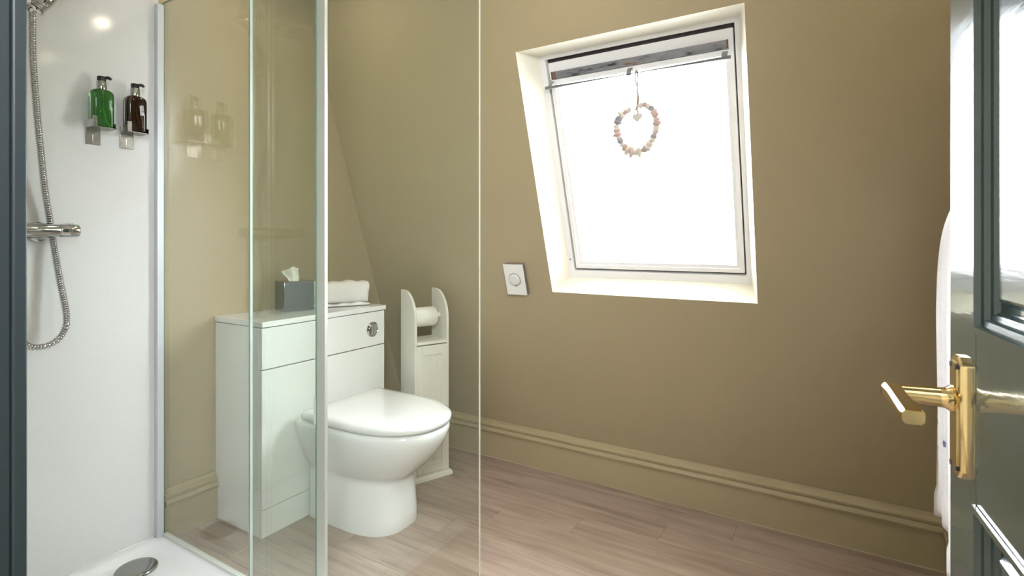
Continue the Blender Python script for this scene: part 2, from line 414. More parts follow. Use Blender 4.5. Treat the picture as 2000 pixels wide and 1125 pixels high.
# sash: bottom, sides, top member
SY0, SY1, SS0, SS1 = .2965, .9735, .998, 1.854
GY0, GY1, GS0, GS1 = .318, .951, 1.020, 1.776
bm = B(); ringbox(bm, SY0, SY1, SS0, SS1, GY0-.006, GY1+.006, GS0-.006, GS1+.006, LD+.006, LD+.07)
bmesh.ops.remove_doubles(bm, verts=bm.verts, dist=1e-6)
sash = obj('sash', bm, M['sash'], win, bevel=.002)
bm = B(); ringbox(bm, GY0-.006, GY1+.006, GS0-.006, GS1+.006, GY0+.006, GY1-.006, GS0+.006, GS1, LD+.014, LD+.05)
obj('glazing_bead', bm, M['sash'], sash)
bm = B(); hexa(bm, [SL(GY0-.004, GS0-.004, LD+.03), SL(GY1+.004, GS0-.004, LD+.03), SL(GY1+.004, GS1+.004, LD+.03), SL(GY0-.004, GS1+.004, LD+.03)],
               [SL(GY0-.004, GS0-.004, LD+.036), SL(GY1+.004, GS0-.004, LD+.036), SL(GY1+.004, GS1+.004, LD+.036), SL(GY0-.004, GS1+.004, LD+.036)])
obj('glass_pane', bm, M['winglass'], sash)
bm = B(); hexa(bm, [SL(.312, 1.791, LD-.002), SL(.962, 1.791, LD-.002), SL(.962, 1.819, LD-.002), SL(.312, 1.819, LD-.002)],
               [SL(.312, 1.791, LD+.008), SL(.962, 1.791, LD+.008), SL(.962, 1.819, LD+.008), SL(.312, 1.819, LD+.008)])
part(obj('vent_strip', bm, M['vent'], win), 'grey metal ventilation strip with flaking patches and rusty ends')
rust = mat('rusty_metal', (.16, .075, .05), .8, bump=.3, bscale=200, var=.4, vscale=90)
for ya, yb in ((.9545, .9625), (.9440, .9480), (.9505, .9525), (.3115, .3165)):
    bm = B(); hexa(bm, [SL(ya, 1.7905, LD-.0028), SL(yb, 1.7905, LD-.0028), SL(yb, 1.8195, LD-.0028), SL(ya, 1.8195, LD-.0028)],
                   [SL(ya, 1.7905, LD-.001), SL(yb, 1.7905, LD-.001), SL(yb, 1.8195, LD-.001), SL(ya, 1.8195, LD-.001)])
    part(obj('rust_patch', bm, rust, win), 'rusty brown end of the strip')
bm = B(); hexa(bm, [SL(.308, 1.770, LD-.004), SL(.966, 1.770, LD-.004), SL(.966, 1.789, LD-.002), SL(.308, 1.789, LD-.002)],
               [SL(.308, 1.770, LD+.012), SL(.966, 1.770, LD+.012), SL(.966, 1.789, LD+.012), SL(.308, 1.789, LD+.012)])
obj('vent_ledge', bm, M['sash'], win, bevel=.002)
RS, RD = 1.763, .070
bm = B(); tube(bm, [SL(.302, RS, RD), SL(.983, RS, RD)], .0058, 10)
rod = part(obj('handle_rod', bm, M['rod'], win), 'thin pale rod across the top of the glass')
for yy in (.322, .645, .962):
    bm = B(); hexa(bm, [SL(yy-.009, RS-.005, RD-.004), SL(yy+.009, RS-.005, RD-.004), SL(yy+.009, RS+.004, RD-.004), SL(yy-.009, RS+.004, RD-.004)],
                   [SL(yy-.009, RS+.022, LD+.012), SL(yy+.009, RS+.022, LD+.012), SL(yy+.009, RS+.030, LD+.012), SL(yy-.009, RS+.030, LD+.012)])
    obj('rod_bracket', bm, M['bracket'], rod)
bm = B()
for yy, ss in ((.995, 1.04),): lathe(bm, [(.0, 0), (.003, 0), (.003, .001), (0, .0012)], (0, 0, 0), 'Z', 8, Matrix.Translation(SL(yy, ss, LD+.003)) @ Matrix.Rotation(PI/2-.31, 4, 'Y'))
obj('frame_screw', bm, M['gap'], win)

# ------------------------------------------------------------------ room door, open, at right
DL = Vector((.872, -.12, 0)); DU = Vector((-.9956, -.0937, 0)); DN = Vector((-.0937, .9956, 0))
def DP(s, z, n): return DL + DU*s + Vector((0, 0, z)) + DN*n
DW, DH, DT = .757, 2.02, .040
door = thing('door_1', None, None, DL + DU*DW, 0, kind='structure')
def dbox(bm, s0, s1, z0, z1, n0, n1):
    return hexa(bm, [DP(s0, z0, n0), DP(s1, z0, n0), DP(s1, z1, n0), DP(s0, z1, n0)], [DP(s0, z0, n1), DP(s1, z0, n1), DP(s1, z1, n1), DP(s0, z1, n1)])
st = .097; LZ0, LZ1 = .806, .998
for nm, a in (('stile', (0, st, .008, DH)), ('stile', (DW-st, DW, .008, DH)), ('rail', (st, DW-st, .008, .22)), ('rail', (st, DW-st, LZ0, LZ1)), ('rail', (st, DW-st, DH-.1, DH))):
    bm = B(); dbox(bm, a[0], a[1], a[2], a[3], -DT, 0); obj(nm, bm, M['door'], door, bevel=.0015)
def door_panel(s0, s1, z0, z1):
    bm = B()
    steps = [(0, 0), (0, .004), (.007, .004), (.009, -.002), (.015, -.003), (.017, -.008), (.023, -.009), (.026, -.014), (.026, -.02)]
    rings = [[DP(s0+a, z0+a, n), DP(s1-a, z0+a, n), DP(s1-a, z1-a, n), DP(s0+a, z1-a, n)] for a, n in steps]
    rings = [[DP(s0, z0, -.02), DP(s1, z0, -.02), DP(s1, z1, -.02), DP(s0, z1, -.02)]] + rings
    loft(bm, rings, False, False); obj('panel_moulding', bm, M['door'], door, smooth=True, angle=12)
    bm = B()
    steps = [(.0, -.028), (.0, -.016), (.033, -.016), (.039, -.009), (.042, -.008)]
    rings = [[DP(s0+a, z0+a, n), DP(s1-a, z0+a, n), DP(s1-a, z1-a, n), DP(s0+a, z1-a, n)] for a, n in steps]
    loft(bm, rings); obj('raised_panel', bm, M['door'], door, smooth=True, angle=6)
door_panel(st, DW-st, LZ1, DH-.1); door_panel(st, DW-st, .22, LZ0)
# brass lever on a long plate
bm = B()
pl = []
hw, z0, z1, cr_ = .0195, .820, .963, .010
poly = [(-hw, z0+cr_), (-hw+cr_*.3, z0+cr_*.5), (-hw+cr_, z0), (hw-cr_, z0), (hw-cr_*.3, z0+cr_*.5), (hw, z0+cr_), (hw, z1-cr_), (hw-cr_*.3, z1-cr_*.5), (hw-cr_, z1), (-hw+cr_, z1), (-hw+cr_*.3, z1-cr_*.5), (-hw, z1-cr_)]
sc_ = .052
def pr(k, n): return [DP(sc_+u*k, (z0+z1)/2+(v-(z0+z1)/2)*(1-(1-k)*.3), n) for u, v in poly]
loft(bm, [pr(1, 0), pr(1, .005), pr(.93, .0075), pr(.72, .008), pr(.66, .0095)])
plate = part(obj('handle_plate', bm, M['brass'], door, smooth=True, angle=30), 'worn brass handle backplate')
Zs = .911
bm = B()
A0 = DP(sc_, Zs, .008); axis_pts = [(.015, .008), (.016, .012), (.013, .016), (.0120, .018), (.0115, .024), (.0105, .05), (.0105, .068)]
aa, bb = DU, Vector((0, 0, 1))
loft(bm, [[DP(sc_, Zs, n) + (aa*math.cos(t)+bb*math.sin(t))*r for t in [2*PI*k/20 for k in range(20)]] for r, n in axis_pts])
obj('lever_neck', bm, M['brass'], plate, smooth=True, angle=40)
bm = B()
secs = [(-.014, .011, .0080), (-.010, .0125, .0085), (.0, .0115, .0085), (.02, .010, .0075), (.08, .0115, .0070), (.100, .012, .0072), (.106, .0105, .006)]
rings = []
for s, hn, hz in secs:
    rings.append([DP(sc_+s, Zs + hz*1.2*b_, .068 + hn*a_*.95) for a_, b_ in ((-1, -.55), (-.7, -1), (.7, -1), (1, -.55), (1, .55), (.7, 1), (-.7, 1), (-1, .55))])
loft(bm, rings); obj('lever_grip', bm, M['brass'], plate, smooth=True, angle=35)
for u, v in ((-.010, .951), (.010, .951), (-.010, .832), (.010, .832)):
    bm = B(); loft(bm, [[DP(sc_+u, v, n) + (aa*math.cos(t)+bb*math.sin(t))*r for t in [2*PI*k/12 for k in range(12)]] for r, n in ((.0036, .0075), (.0036, .0100), (.002, .0104))])
    part(obj('screw', bm, M['gap'], plate, smooth=True), 'dark screw head')

# ------------------------------------------------------------------ shower tray and screens
GX = .987; GT = 1.965; GB = .036           # fixed glass plane, its top and foot
TX0, TX1, TY0, TY1, TZ = XD+.009, 1.003, 1.215, YP-.001, .030
tray = thing('shower_tray', 'low white shower tray in the corner under the shower', 'shower tray', ((TX0+TX1)/2, (TY0+TY1)/2, 0))
bm = B()
rg = [(0, .002, .004), (0, TZ-.004, .006), (.004, TZ, .006), (.030, TZ, .030), (.040, TZ-.004, .045), (.052, .016, .055), (.066, .0125, .06), (.2, .011, .05)]
loft(bm, [rrect(TX0+i, TX1-i, TY0+i, TY1-i, r, z) for i, z, r in rg])
obj('tray_body', bm, M['acrylic'], tray, smooth=True, angle=30)
bm = B(); tube(bm, [(TX0, YP-.002, TZ+.001), (GX-.03, YP-.002, TZ+.001)], .004, 8)
part(obj('sealant_bead', bm, M['plastic'], tray), 'white silicone bead along the wall')
bm = B(); lathe(bm, [(.0, .0115), (.056, .0115), (.0605, .014), (.061, .019), (.058, .0225), (.052, .0245), (.03, .026), (.0, .0265)], (.846, 1.975, 0), 'Z', 48)
part(obj('drain_cover', bm, M['drain'], tray, smooth=True, angle=50), 'round chrome drain cover')

def pane(bm, x0, x1, y0, y1, z0, z1):
    box(bm, x0, x1, y0, y1, z0, z1)
    bm.faces.ensure_lookup_table()
    for f in bm.faces:
        f.normal_update()
        c = f.calc_center_median()
        if abs(f.normal.x) < .5: f.material_index = 1
        if abs(f.normal.y) > .5 and c.y < (y0+y1)/2: f.material_index = 2
scr = thing('shower_screen', 'fixed clear glass shower panel joining the wall, with silver end post', 'shower screen', (GX, 1.65, TZ))
bm = B(); pane(bm, GX-.004, GX+.004, 1.252, YL-.02, GB, GT)
obj('glass_pane', bm, [M['glass'], M['edge'], M['edge']], scr)
bm = B(); box(bm, GX-.026, GX-.0045, YP-.024, YP, TZ, GT-.012)
part(obj('wall_profile', bm, M['white_alu'], scr, bevel=.001), 'pale aluminium wall channel')
bm = B(); box(bm, GX-.003, GX+.007, 1.214, 1.2495, TZ+.001, GT)
part(obj('end_post', bm, M['satin'], scr, bevel=.0015), 'brushed silver end post')
bm = B(); box(bm, GX-.009, GX+.007, 1.252, YP-.026, TZ, GB+.005)
obj('bottom_seal', bm, M['seal'], scr, bevel=.001)
bm = B(); box(bm, GX-.0055, GX-.0042, 1.25, 1.258, .585, .66)
obj('hinge_clip', bm, M['seal'], scr)
DX = .955
sd = thing('shower_door', 'clear frameless glass shower door swung open past the silver post', 'shower door', (DX, 1.09, .02))
bm = B(); pane(bm, DX-.003, DX+.003, .671, 1.513, .040, GT)
obj('glass_pane', bm, [M['glass'], M['edge'], M['edge_light']], sd)
bm = B(); box(bm, DX-.0034, DX+.0034, 1.5125, 1.5185, .040, GT); part(obj('polished_edge', bm, M['edge'], sd), 'dark green glass edge')
bm = B(); box(bm, DX-.0036, DX+.0034, 1.509, 1.5120, .040, GT-.001); part(obj('edge_highlight', bm, M['edge_pale'], sd), 'pale strip painted as a highlight along the glass edge')
for zz in (.034, GT):
    bm = B(); box(bm, DX-.010, DX+.010, 1.205, 1.245, zz-.004, zz+.012); obj('pivot_block', bm, M['chrome'], sd, bevel=.001)

# ------------------------------------------------------------------ shower fittings
SX, SY = .575, YP-.06
sh = thing('shower_valve', 'chrome bar shower valve with riser pipe on the white wall panel', 'shower', (SX, YP, 1.13))
bm = B(); lathe(bm, [(.0, -.09), (.0195, -.09), (.0205, -.087), (.0205, .087), (.0195, .09), (.0, .09)], (SX, SY, 1.131), 'X', 28)
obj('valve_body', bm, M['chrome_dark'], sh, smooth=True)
for sg in (1, -1):
    bm = B(); lathe(bm, [(.0, sg*.091), (.0185, sg*.091), (.0205, sg*.094), (.0205, sg*.136), (.019, sg*.140), (.0, sg*.142)], (SX, SY, 1.131), 'X', 28)
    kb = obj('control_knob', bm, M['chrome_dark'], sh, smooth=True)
    bm = B(); box(bm, SX+sg*.115-.012, SX+sg*.115+.012, SY-.004, SY+.004, 1.148, 1.156); obj('knob_grip', bm, M['chrome'], kb, bevel=.002)
    bm = B(); lathe(bm, [(.0, YP-.022), (.018, YP-.022), (.022, YP-.014), (.030, YP-.010), (.031, YP-.0005), (.0, YP-.0005)], (SX+sg*.055, 0, 1.127), 'Y', 32)
    lathe(bm, [(.0, SY), (.013, SY), (.013, YP-.02), (.0, YP-.02)], (SX+sg*.055, 0, 1.128), 'Y', 20)
    obj('wall_flange', bm, M['chrome_dark'], sh, smooth=True)
bm = B(); pts = [(SX, SY, 1.15), (SX, SY, 1.6), (SX, SY, 2.02)] + [(SX, SY-.11+.11*math.cos(a), 2.02+.11*math.sin(a)) for a in [PI/2*k/8*2 for k in range(1, 9)]]
pts = pts[:-1] + [(SX, SY-.22, 1.96)]
tube(bm, pts, .010, 16); obj('riser_pipe', bm, M['chrome'], sh, smooth=True)
bm = B(); lathe(bm, [(.0, 1.965), (.014, 1.965), (.016, 1.945), (.06, 1.935), (.075, 1.928), (.075, 1.920), (.07, 1.917), (.0, 1.917)], (SX, SY-.22, 0), 'Z', 36)
obj('overhead_rose', bm, M['chrome'], sh, smooth=True)
bm = B(); tube(bm, [(SX, SY, 1.76), (SX, YP, 1.76)], .009, 12); lathe(bm, [(.0, -.02), (.017, -.02), (.017, .03), (.0, .03)], (SX, SY, 1.80), 'Z', 20)
box(bm, SX, SX+.036, SY-.012, SY+.012, 1.795, 1.812)
obj('rail_slider', bm, M['chrome'], sh, smooth=True)
hs = thing('hand_shower', 'chrome hand shower in its holder trailing a looped ribbed hose', 'hand shower', (.61, SY, 1.80))
hx = Vector((.608, SY, 1.793)); hd = Vector((.50, -.25, .83)).normalized()
a, b = frame_of(hd)
def cone(bm, prof):
    loft(bm, [[hx + hd*h + (a*math.cos(t)+b*math.sin(t))*r for t in [2*PI*k/24 for k in range(24)]] for r, h in prof])
bm = B(); cone(bm, [(.006, -.018), (.0105, -.014), (.0115, -.006), (.024, -.005), (.0252, -.003), (.0252, .002), (.022, .0035)]); obj('hose_nut', bm, M['chrome'], hs, smooth=True)
bm = B(); cone(bm, [(.018, .004), (.0215, .006), (.0200, .010), (.0220, .012), (.0205, .016), (.0228, .018), (.0212, .022), (.0235, .025), (.0235, .05), (.019, .08), (.015, .12), (.016, .17), (.03, .20), (.05, .215), (.052, .225), (.05, .232), (.0, .234)])
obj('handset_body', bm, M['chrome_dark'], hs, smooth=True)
hp = catmull([hx - hd*.010, (.603, SY, 1.765), (.603, SY, 1.73), (.604, SY, 1.635), (.613, SY, 1.484), (.626, SY+.010, 1.36), (.640, SY+.026, 1.255), (.656, SY+.0325, 1.150), (.662, SY+.0325, 1.100), (.674, SY+.016, .975),
              (.683, SY, .89), (.6855, SY, .855), (.682, SY, .829), (.670, SY, .803), (.652, SY, .787), (.630, SY, .780), (.60, SY, .784), (.575, SY, .81), (.562, SY, .86), (.560, SY, .95), (.57, SY, 1.06), (.575, SY, 1.112)], 6)
# resample and rib
dense = []
for p, q in zip(hp, hp[1:]):
    n = max(1, int((q-p).length/.0022))
    dense += [p.lerp(q, k/n) for k in range(n)]
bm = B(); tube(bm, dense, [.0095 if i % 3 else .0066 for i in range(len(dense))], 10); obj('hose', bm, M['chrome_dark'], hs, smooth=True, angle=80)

# soap bottles in steel wall holders
def soap(x0, liquid, label, hlabel):
    w, d, zb = .061, .046, 1.474
    xc = x0 + w/2 + .0; yc = YP - .014 - d/2
    h = thing('bottle_holder', hlabel, 'bracket', (xc, YP, 1.42), group='soap bottle holders')
    bm = B(); box(bm, x0-.001, x0+.041, YP-.003, YP, 1.418, 1.494); obj('back_plate', bm, M['steel'], h, bevel=.003)
    bm = B(); box(bm, x0-.002, x0+w+.002, yc-d/2-.003, YP-.003, zb-.0045, zb-.002); obj('shelf', bm, M['steel'], h, bevel=.0005)
    bm = B(); box(bm, x0-.0035, x0-.001, yc-d/2-.003, yc+d/2, zb-.0045, zb+.020); box(bm, x0-.0035, x0+.009, yc-d/2-.0055, yc-d/2-.0025, zb-.0045, zb+.030)
    obj('front_clip', bm, M['steel'], h, bevel=.0005)
    bm = B(); box(bm, x0+w+.0005, x0+w+.003, yc-d/2-.002, yc+d/2, zb-.0045, zb+.014); obj('side_lip', bm, M['steel'], h, bevel=.0005)
    bm = B(); lathe(bm, [(.0, 0), (.0012, 0), (.0012, .0008), (0, .0008)], (0, 0, 0), 'Z', 6)
    bm.free(); bm = B(); box(bm, x0+.0185, x0+.0205, YP-.0042, YP-.003, 1.428, 1.452); obj('slot', bm, M['chrome'], h)
    b = thing('soap_bottle', label, 'bottle', (xc, yc, zb), group='pump soap bottles')
    bm = B()
    rr = lambda k, kd, r, z: rrect(xc-w/2*k, xc+w/2*k, yc-d/2*kd, yc+d/2*kd, r, z, 5)
    loft(bm, [rr(.94, .92, .010, zb), rr(1, 1, .011, zb+.004), rr(1, 1, .011, zb+.100), rr(.99, .98, .011, zb+.108), rr(.94, .94, .012, zb+.115), rr(.78, .82, .013, zb+.1205), rr(.46, .60, .012, zb+.1238), rr(.36, .5, .0105, zb+.126)])
    obj('body', bm, liquid, b, smooth=True, angle=50)
    bm = B(); lathe(bm, [(0, zb+.124), (.0140, zb+.124), (.0143, zb+.126), (.0143, zb+.149), (.0132, zb+.151), (0, zb+.151)], (xc, yc, 0), 'Z', 28); obj('collar', bm, M['chrome_dark'], b, smooth=True)
    bm = B(); lathe(bm, [(0, zb+.151), (.0122, zb+.151), (.0125, zb+.164), (.0112, zb+.167), (0, zb+.1675)], (xc, yc, 0), 'Z', 20)
    tube(bm, [(xc, yc, zb+.1625), (xc+.012, yc-.008, zb+.1645), (xc+.018, yc-.012, zb+.164), (xc+.0215, yc-.014, zb+.159)], [.0065, .0058, .0052, .0046], 10)
    obj('pump', bm, M['black'], b, smooth=True)
    bm = B(); tube(bm, [(xc, yc, zb+.12), (xc+.002, yc, zb+.06), (xc+.012, yc, zb+.02), (xc+.022, yc, zb+.008)], .0028, 8); obj('dip_tube', bm, M['plastic'], b, smooth=True)
soap(.7555, M['green'], 'pump bottle of green liquid soap on the shower wall', 'steel wall holder under the green soap bottle')
soap(.8535, M['brown'], 'pump bottle of brown amber liquid soap on the shower wall', 'steel wall holder under the brown soap bottle')

# ------------------------------------------------------------------ WC unit
CX0, CX1, CY0, CY1 = 1.187, 1.806, 1.812, 2.117
cab = thing('toilet_cabinet', 'white gloss toilet cabinet with worktop behind the toilet', 'cabinet', ((CX0+CX1)/2, (CY0+CY1)/2, 0))
bm = B(); box(bm, CX0, CX0+.018, CY0+.0192, CY1, 0, .776); obj('side_panel', bm, M['gloss_white'], cab, bevel=.0012)
bm = B(); box(bm, CX1-.018, CX1, CY0+.0192, CY1, 0, .776); obj('side_panel', bm, M['gloss_white'], cab, bevel=.0012)
bm = B(); box(bm, CX0+.018, CX1-.018, CY0+.0195, CY1, .0, .774); part(obj('carcass', bm, M['gap'], cab), 'dark gap behind the panels')
bm = B(); box(bm, CX0-.004, CX1+.004, CY0-.008, CY1, .779, .800); obj('worktop', bm, M['gloss_white'], cab, bevel=.002)
bm = B(); box(bm, CX0+.0, CX1, CY0, CY0+.018, .622, .7755); up_ = obj('cistern_panel', bm, M['gloss_white'], cab, bevel=.0015)
bm = B(); box(bm, CX0+.0, CX1, CY0, CY0+.018, .1045, .618); obj('front_panel', bm, M['gloss_white'], cab, bevel=.0015)
bm = B(); box(bm, CX0+.0, CX1, CY0+.001, CY0+.018, 0, .101); obj('plinth', bm, M['gloss_white'], cab, bevel=.0012)
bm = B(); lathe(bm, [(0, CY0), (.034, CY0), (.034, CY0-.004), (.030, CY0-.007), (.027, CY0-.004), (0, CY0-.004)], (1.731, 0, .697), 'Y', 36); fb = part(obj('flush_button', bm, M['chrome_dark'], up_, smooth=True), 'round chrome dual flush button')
for sg in (1, -1):
    bm = B(); n = 14; r = .0235
    arc = [(1.731+sg*.0018+sg*r*math.sin(PI*k/n), .697+r*math.cos(PI*k/n)) for k in range(n+1)]
    loft(bm, [[Vector((u, CY0-.004, v)) for u, v in arc], [Vector((u, CY0-.008, v)) for u, v in arc], [Vector((1.731+sg*.0018+(u-1.731-sg*.0018)*.85, CY0-.0095, .697+(v-.697)*.85)) for u, v in arc]])
    bm.transform(Matrix.Identity(4)); o = obj('flush_half', bm, M['chrome_dark'], up_, smooth=True, angle=30)

# ------------------------------------------------------------------ toilet
TC, TB = 1.528, CY0-.002
def dshape(hw, back, front, z, n=44, e=2.3, sq=.42, rb=.012):
    """D outline: straight back edge, parallel sides, superelliptic front"""
    L = back-front; ys = back - L*sq; out = []
    m = 22
    for k in range(m+1):                      # front curve from right side to left side
        t = PI*k/m
        c, s = math.cos(t), math.sin(t)
        out.append(Vector((TC + hw*math.copysign(abs(c)**(2/e), c), ys - (ys-front)*abs(s)**(2/e), z)))
    for k in range(1, 5): out.append(Vector((TC-hw, ys+(back-rb-ys)*k/4, z)))
    out.append(Vector((TC-hw+rb*.3, back-rb*.3, z)))
    out.append(Vector((TC-hw+rb, back, z)))
    for k in range(1, 4): out.append(Vector((TC-hw+rb+(2*hw-2*rb)*k/4, back, z)))
    out.append(Vector((TC+hw-rb, back, z)))
    out.append(Vector((TC+hw-rb*.3, back-rb*.3, z)))
    for k in range(4, 0, -1): out.append(Vector((TC+hw, ys+(back-rb-ys)*k/4, z)))
    return out
toi = thing('toilet', 'white ceramic toilet with closed lid standing against the cabinet', 'toilet', (TC, 1.55, 0))
bm = B()
prof = [(.142, 1.414, 0, .40), (.142, 1.412, .004, .40), (.142, 1.413, .05, .4), (.141, 1.416, .12, .4), (.141, 1.417, .18, .4), (.142, 1.412, .20, .4), (.149, 1.388, .213, .4),
        (.162, 1.352, .24, .4), (.178, 1.315, .28, .4), (.193, 1.283, .32, .4), (.203, 1.262, .36, .4), (.207, 1.254, .385, .4), (.206, 1.256, .398, .4), (.200, 1.262, .403, .4)]
loft(bm, [dshape(hw, TB, fr, z, e=2.25+.5*max(0, (.22-z))/.22) for hw, fr, z, q in prof])
obj('pan', bm, M['ceramic'], toi, smooth=True, angle=50)
bm = B(); sb = 1.768
loft(bm, [dshape(.192, sb, 1.270, .4035), dshape(.196, sb, 1.266, .405), dshape(.196, sb, 1.266, .4105), dshape(.192, sb, 1.270, .412)])
obj('seat', bm, M['plastic'], toi, smooth=True, angle=40)
bm = B()
loft(bm, [dshape(.205, sb+.006, 1.254, .4125), dshape(.208, sb+.006, 1.250, .4150), dshape(.208, sb+.006, 1.250, .430), dshape(.204, sb+.003, 1.255, .437), dshape(.194, sb-.004, 1.268, .4425), dshape(.165, sb-.02, 1.30, .4455), dshape(.10, sb-.08, 1.38, .447), dshape(.03, sb-.2, 1.5, .4475)])
obj('lid', bm, M['ceramic'], toi, smooth=True, angle=60)
for sg in (1, -1):
    bm = B(); tube(bm, [(TC+sg*.085-.022, 1.786, .418), (TC+sg*.085+.022, 1.786, .418)], .0095, 14); box(bm, TC+sg*.085-.012, TC+sg*.085+.012, 1.777, 1.795, .4035, .416); obj('lid_hinge', bm, M['chrome'], toi, smooth=True)

# ------------------------------------------------------------------ toilet roll stand
an = math.radians(-22.2); SO = Vector((1.822, 1.638, 0)); SW, SDp = .176, .150
def RS_(u, v, z): return SO + Vector((u*math.cos(an)-v*math.sin(an), u*math.sin(an)+v*math.cos(an), z))
TM = Matrix.Translation(SO) @ Matrix.Rotation(an, 4, 'Z')
rs = thing('toilet_roll_stand', 'narrow white wooden toilet roll stand beside the toilet', 'stand', RS_(SW/2, SDp/2, 0), an)
bm = B()
loft(bm, [[TM @ Vector(p) for p in ((-o, -o, z), (SW+o, -o, z), (SW+o, SDp, z), (-o, SDp, z))] for o, z in ((.012, 0), (.013, .006), (.012, .016), (.008, .022), (.002, .026))])
obj('base', bm, M['stand'], rs, smooth=True, angle=50)
def side(u0, u1):
    bm = B()
    pr_ = [(0, .026), (SDp, .026), (SDp, .868)] + [(.075*0+SDp-.03-(SDp-.03)*math.sin(PI/2*k/10), .735+.133*math.cos(PI/2*k/10)) for k in range(11)] 
    prism(bm, pr_, u0, u1, lambda v, z, t: RS_(t, v, z)); obj('side_panel', bm, M['stand'], rs, bevel=.001)
side(0, .012); side(SW-.012, SW)
bm = B(); box(bm, .012, SW-.012, .10, SDp-.002, .026, .63, TM); obj('back_board', bm, M['stand'], rs)
bm = B(); box(bm, .0125, SW-.0125, -.004, SDp-.002, .622, .636, TM); obj('shelf', bm, M['stand'], rs, bevel=.0015)
# door: frame and bead boards
dr0 = B(); 
for a in ((.0125, .040, .030, .617), (SW-.040, SW-.0125, .030, .617), (.040, SW-.040, .030, .075), (.040, SW-.040, .572, .617)): box(dr0, a[0], a[1], -.003, .012, a[2], a[3], TM)
dr = obj('door', dr0, M['stand'], rs, bevel=.0015)
for k in range(6):
    w = (SW-.080)/6; bm = B(); box(bm, .040+k*w+.0003, .040+(k+1)*w-.0003, .0005, .009, .075, .572, TM); obj('board', bm, M['stand'], dr, bevel=.001)
bm = B(); lathe(bm, [(0, 0), (.0025, 0), (.0025, -.004), (0, -.005)], (SW-.018, -.003, .515), 'Y', 10, TM); obj('knob', bm, M['satin'], dr, smooth=True)
bm = B(); lathe(bm, [(0, .012), (.007, .012), (.007, SW-.012), (0, SW-.012)], (0, .068, .745), 'X', 16, TM)
lathe(bm, [(.0, SW-.030), (.011, SW-.030), (.013, SW-.024), (.011, SW-.014), (.0, SW-.012)], (0, .068, .745), 'X', 16, TM); obj('spindle', bm, M['stand'], rs, smooth=True)
rl = thing('toilet_roll', 'white toilet paper roll on the spindle of the stand', 'toilet roll', RS_(.08, .068, .70))
bm = B(); r0, r1, u0, u1 = .0075, .045, .022, .132
loft(bm, [[TM @ Vector((u, .068+r*math.cos(t), .742+r*math.sin(t))) for t in [2*PI*k/36 for k in range(36)]] for r, u in ((r0+.012, u0+.001), (r1-.002, u0), (r1, u0+.002), (r1, u1-.002), (r1-.002, u1), (r0+.012, u1-.001), (r0+.011, (u0+u1)/2))], False, False)
obj('paper', bm, M['paper'], rl, smooth=True, angle=50)
bm = B(); loft(bm, [[TM @ Vector((u, .068+r*math.cos(t), .742+r*math.sin(t))) for t in [2*PI*k/24 for k in range(24)]] for r, u in ((.0185, u0+.002), (.0185, u1-.002))], False, False); obj('cardboard_core', bm, M['twine'], rl, smooth=True)

# ------------------------------------------------------------------ on the worktop
ta = math.radians(-17); TMt = Matrix.Translation((1.394, 1.975, .800)) @ Matrix.Rotation(ta, 4, 'Z'); q = .126
tb = thing('tissue_box', 'square chrome tissue box with a tissue pulled out, on the cabinet', 'tissue box', TMt @ Vector((q/2, .06, 0)), ta)
bm = B(); box(bm, 0, q, 0, .118, 0, .127, TMt); obj('cover', bm, mat('dark_reflection_chrome', (.20, .235, .245), .10, 1., var=.08, vscale=9), tb, bevel=.0025)  # dark reflections are put into the chrome's base colour
bm = B(); lathe(bm, [(.024, .1272), (.033, .1272), (.033, .1280), (.024, .1280)], (q/2-.002, .055, 0), 'Z', 24, TMt @ Matrix.Scale(1, 4)); obj('slot_rim', bm, M['chrome'], tb)
def tissue(n=12):
    bm = B(); g = []
    for i in range(n+1):
        row = []
        for j in range(n+1):
            u, v = i/n, j/n
            wv = .020 + .014*v
            xx = (u-.5)*2*wv + .004*math.sin(v*5) - .010*v*(1-.4*u)
            yy = .010*math.sin(u*7+v*2)*(0.4+v) + .006*math.sin(u*15)
            hh = (.066 - .026*(1-u)**1.5 * (u < .95) - .018*max(0, u-.55)*2 * 1)*v
            row.append(bm.verts.new(TMt @ Vector((q/2-.004+xx, .055+yy, .127-.006+hh*1.15))))
        g.append(row)
    for i in range(n):
        for j in range(n): bm.faces.new((g[i][j], g[i+1][j], g[i+1][j+1], g[i][j+1]))
    return bm
t_ = obj('tissue', tissue(), M['paper'], tb, smooth=True, angle=80); sd_ = t_.modifiers.new('thick', 'SOLIDIFY'); sd_.thickness = .0012
# folded towel
wa = math.radians(-27); TW = Matrix.Translation((1.757, 1.857, .8005)) @ Matrix.Rotation(wa, 4, 'Z')
tw = thing('folded_towel', 'folded white towel lying on the cabinet worktop', 'towel', TW @ Vector((-.12, .055, 0)), wa)
def fold(x0, x1, y0, y1, z0, z1, seed, e=3.2):
    bm = B(); n = 22; rings = []; m = 32
    for i in range(n+1):
        u = i/n; x = x0+(x1-x0)*u
        k = 1.0 - (.5*max(0, 1-u/.03)**2 + .5*max(0, 1-(1-u)/.03)**2)*.12
        wz = .0022*math.sin(u*9+seed) + .0028*math.sin(u*21+seed*3); wy = .002*math.sin(u*13+seed*2); pts = []
        for q_ in range(m):
            t = 2*PI*q_/m; c, s_ = math.cos(t), math.sin(t)
            py = (y0+y1)/2 + (y1-y0)/2*k*math.copysign(abs(c)**(2/e), c) + wy
            pz = (z0+z1)/2 + (z1-z0)/2*math.copysign(abs(s_)**(2/e), s_)*(k if s_ > 0 else 1)
            if s_ > .3: pz += wz
            rings_x = x + .0035*math.sin(pz*60+seed)*(u > .97)
            pts.append(TW @ Vector((rings_x, py, pz)))
        rings.append(pts)
    loft(bm, rings); return bm
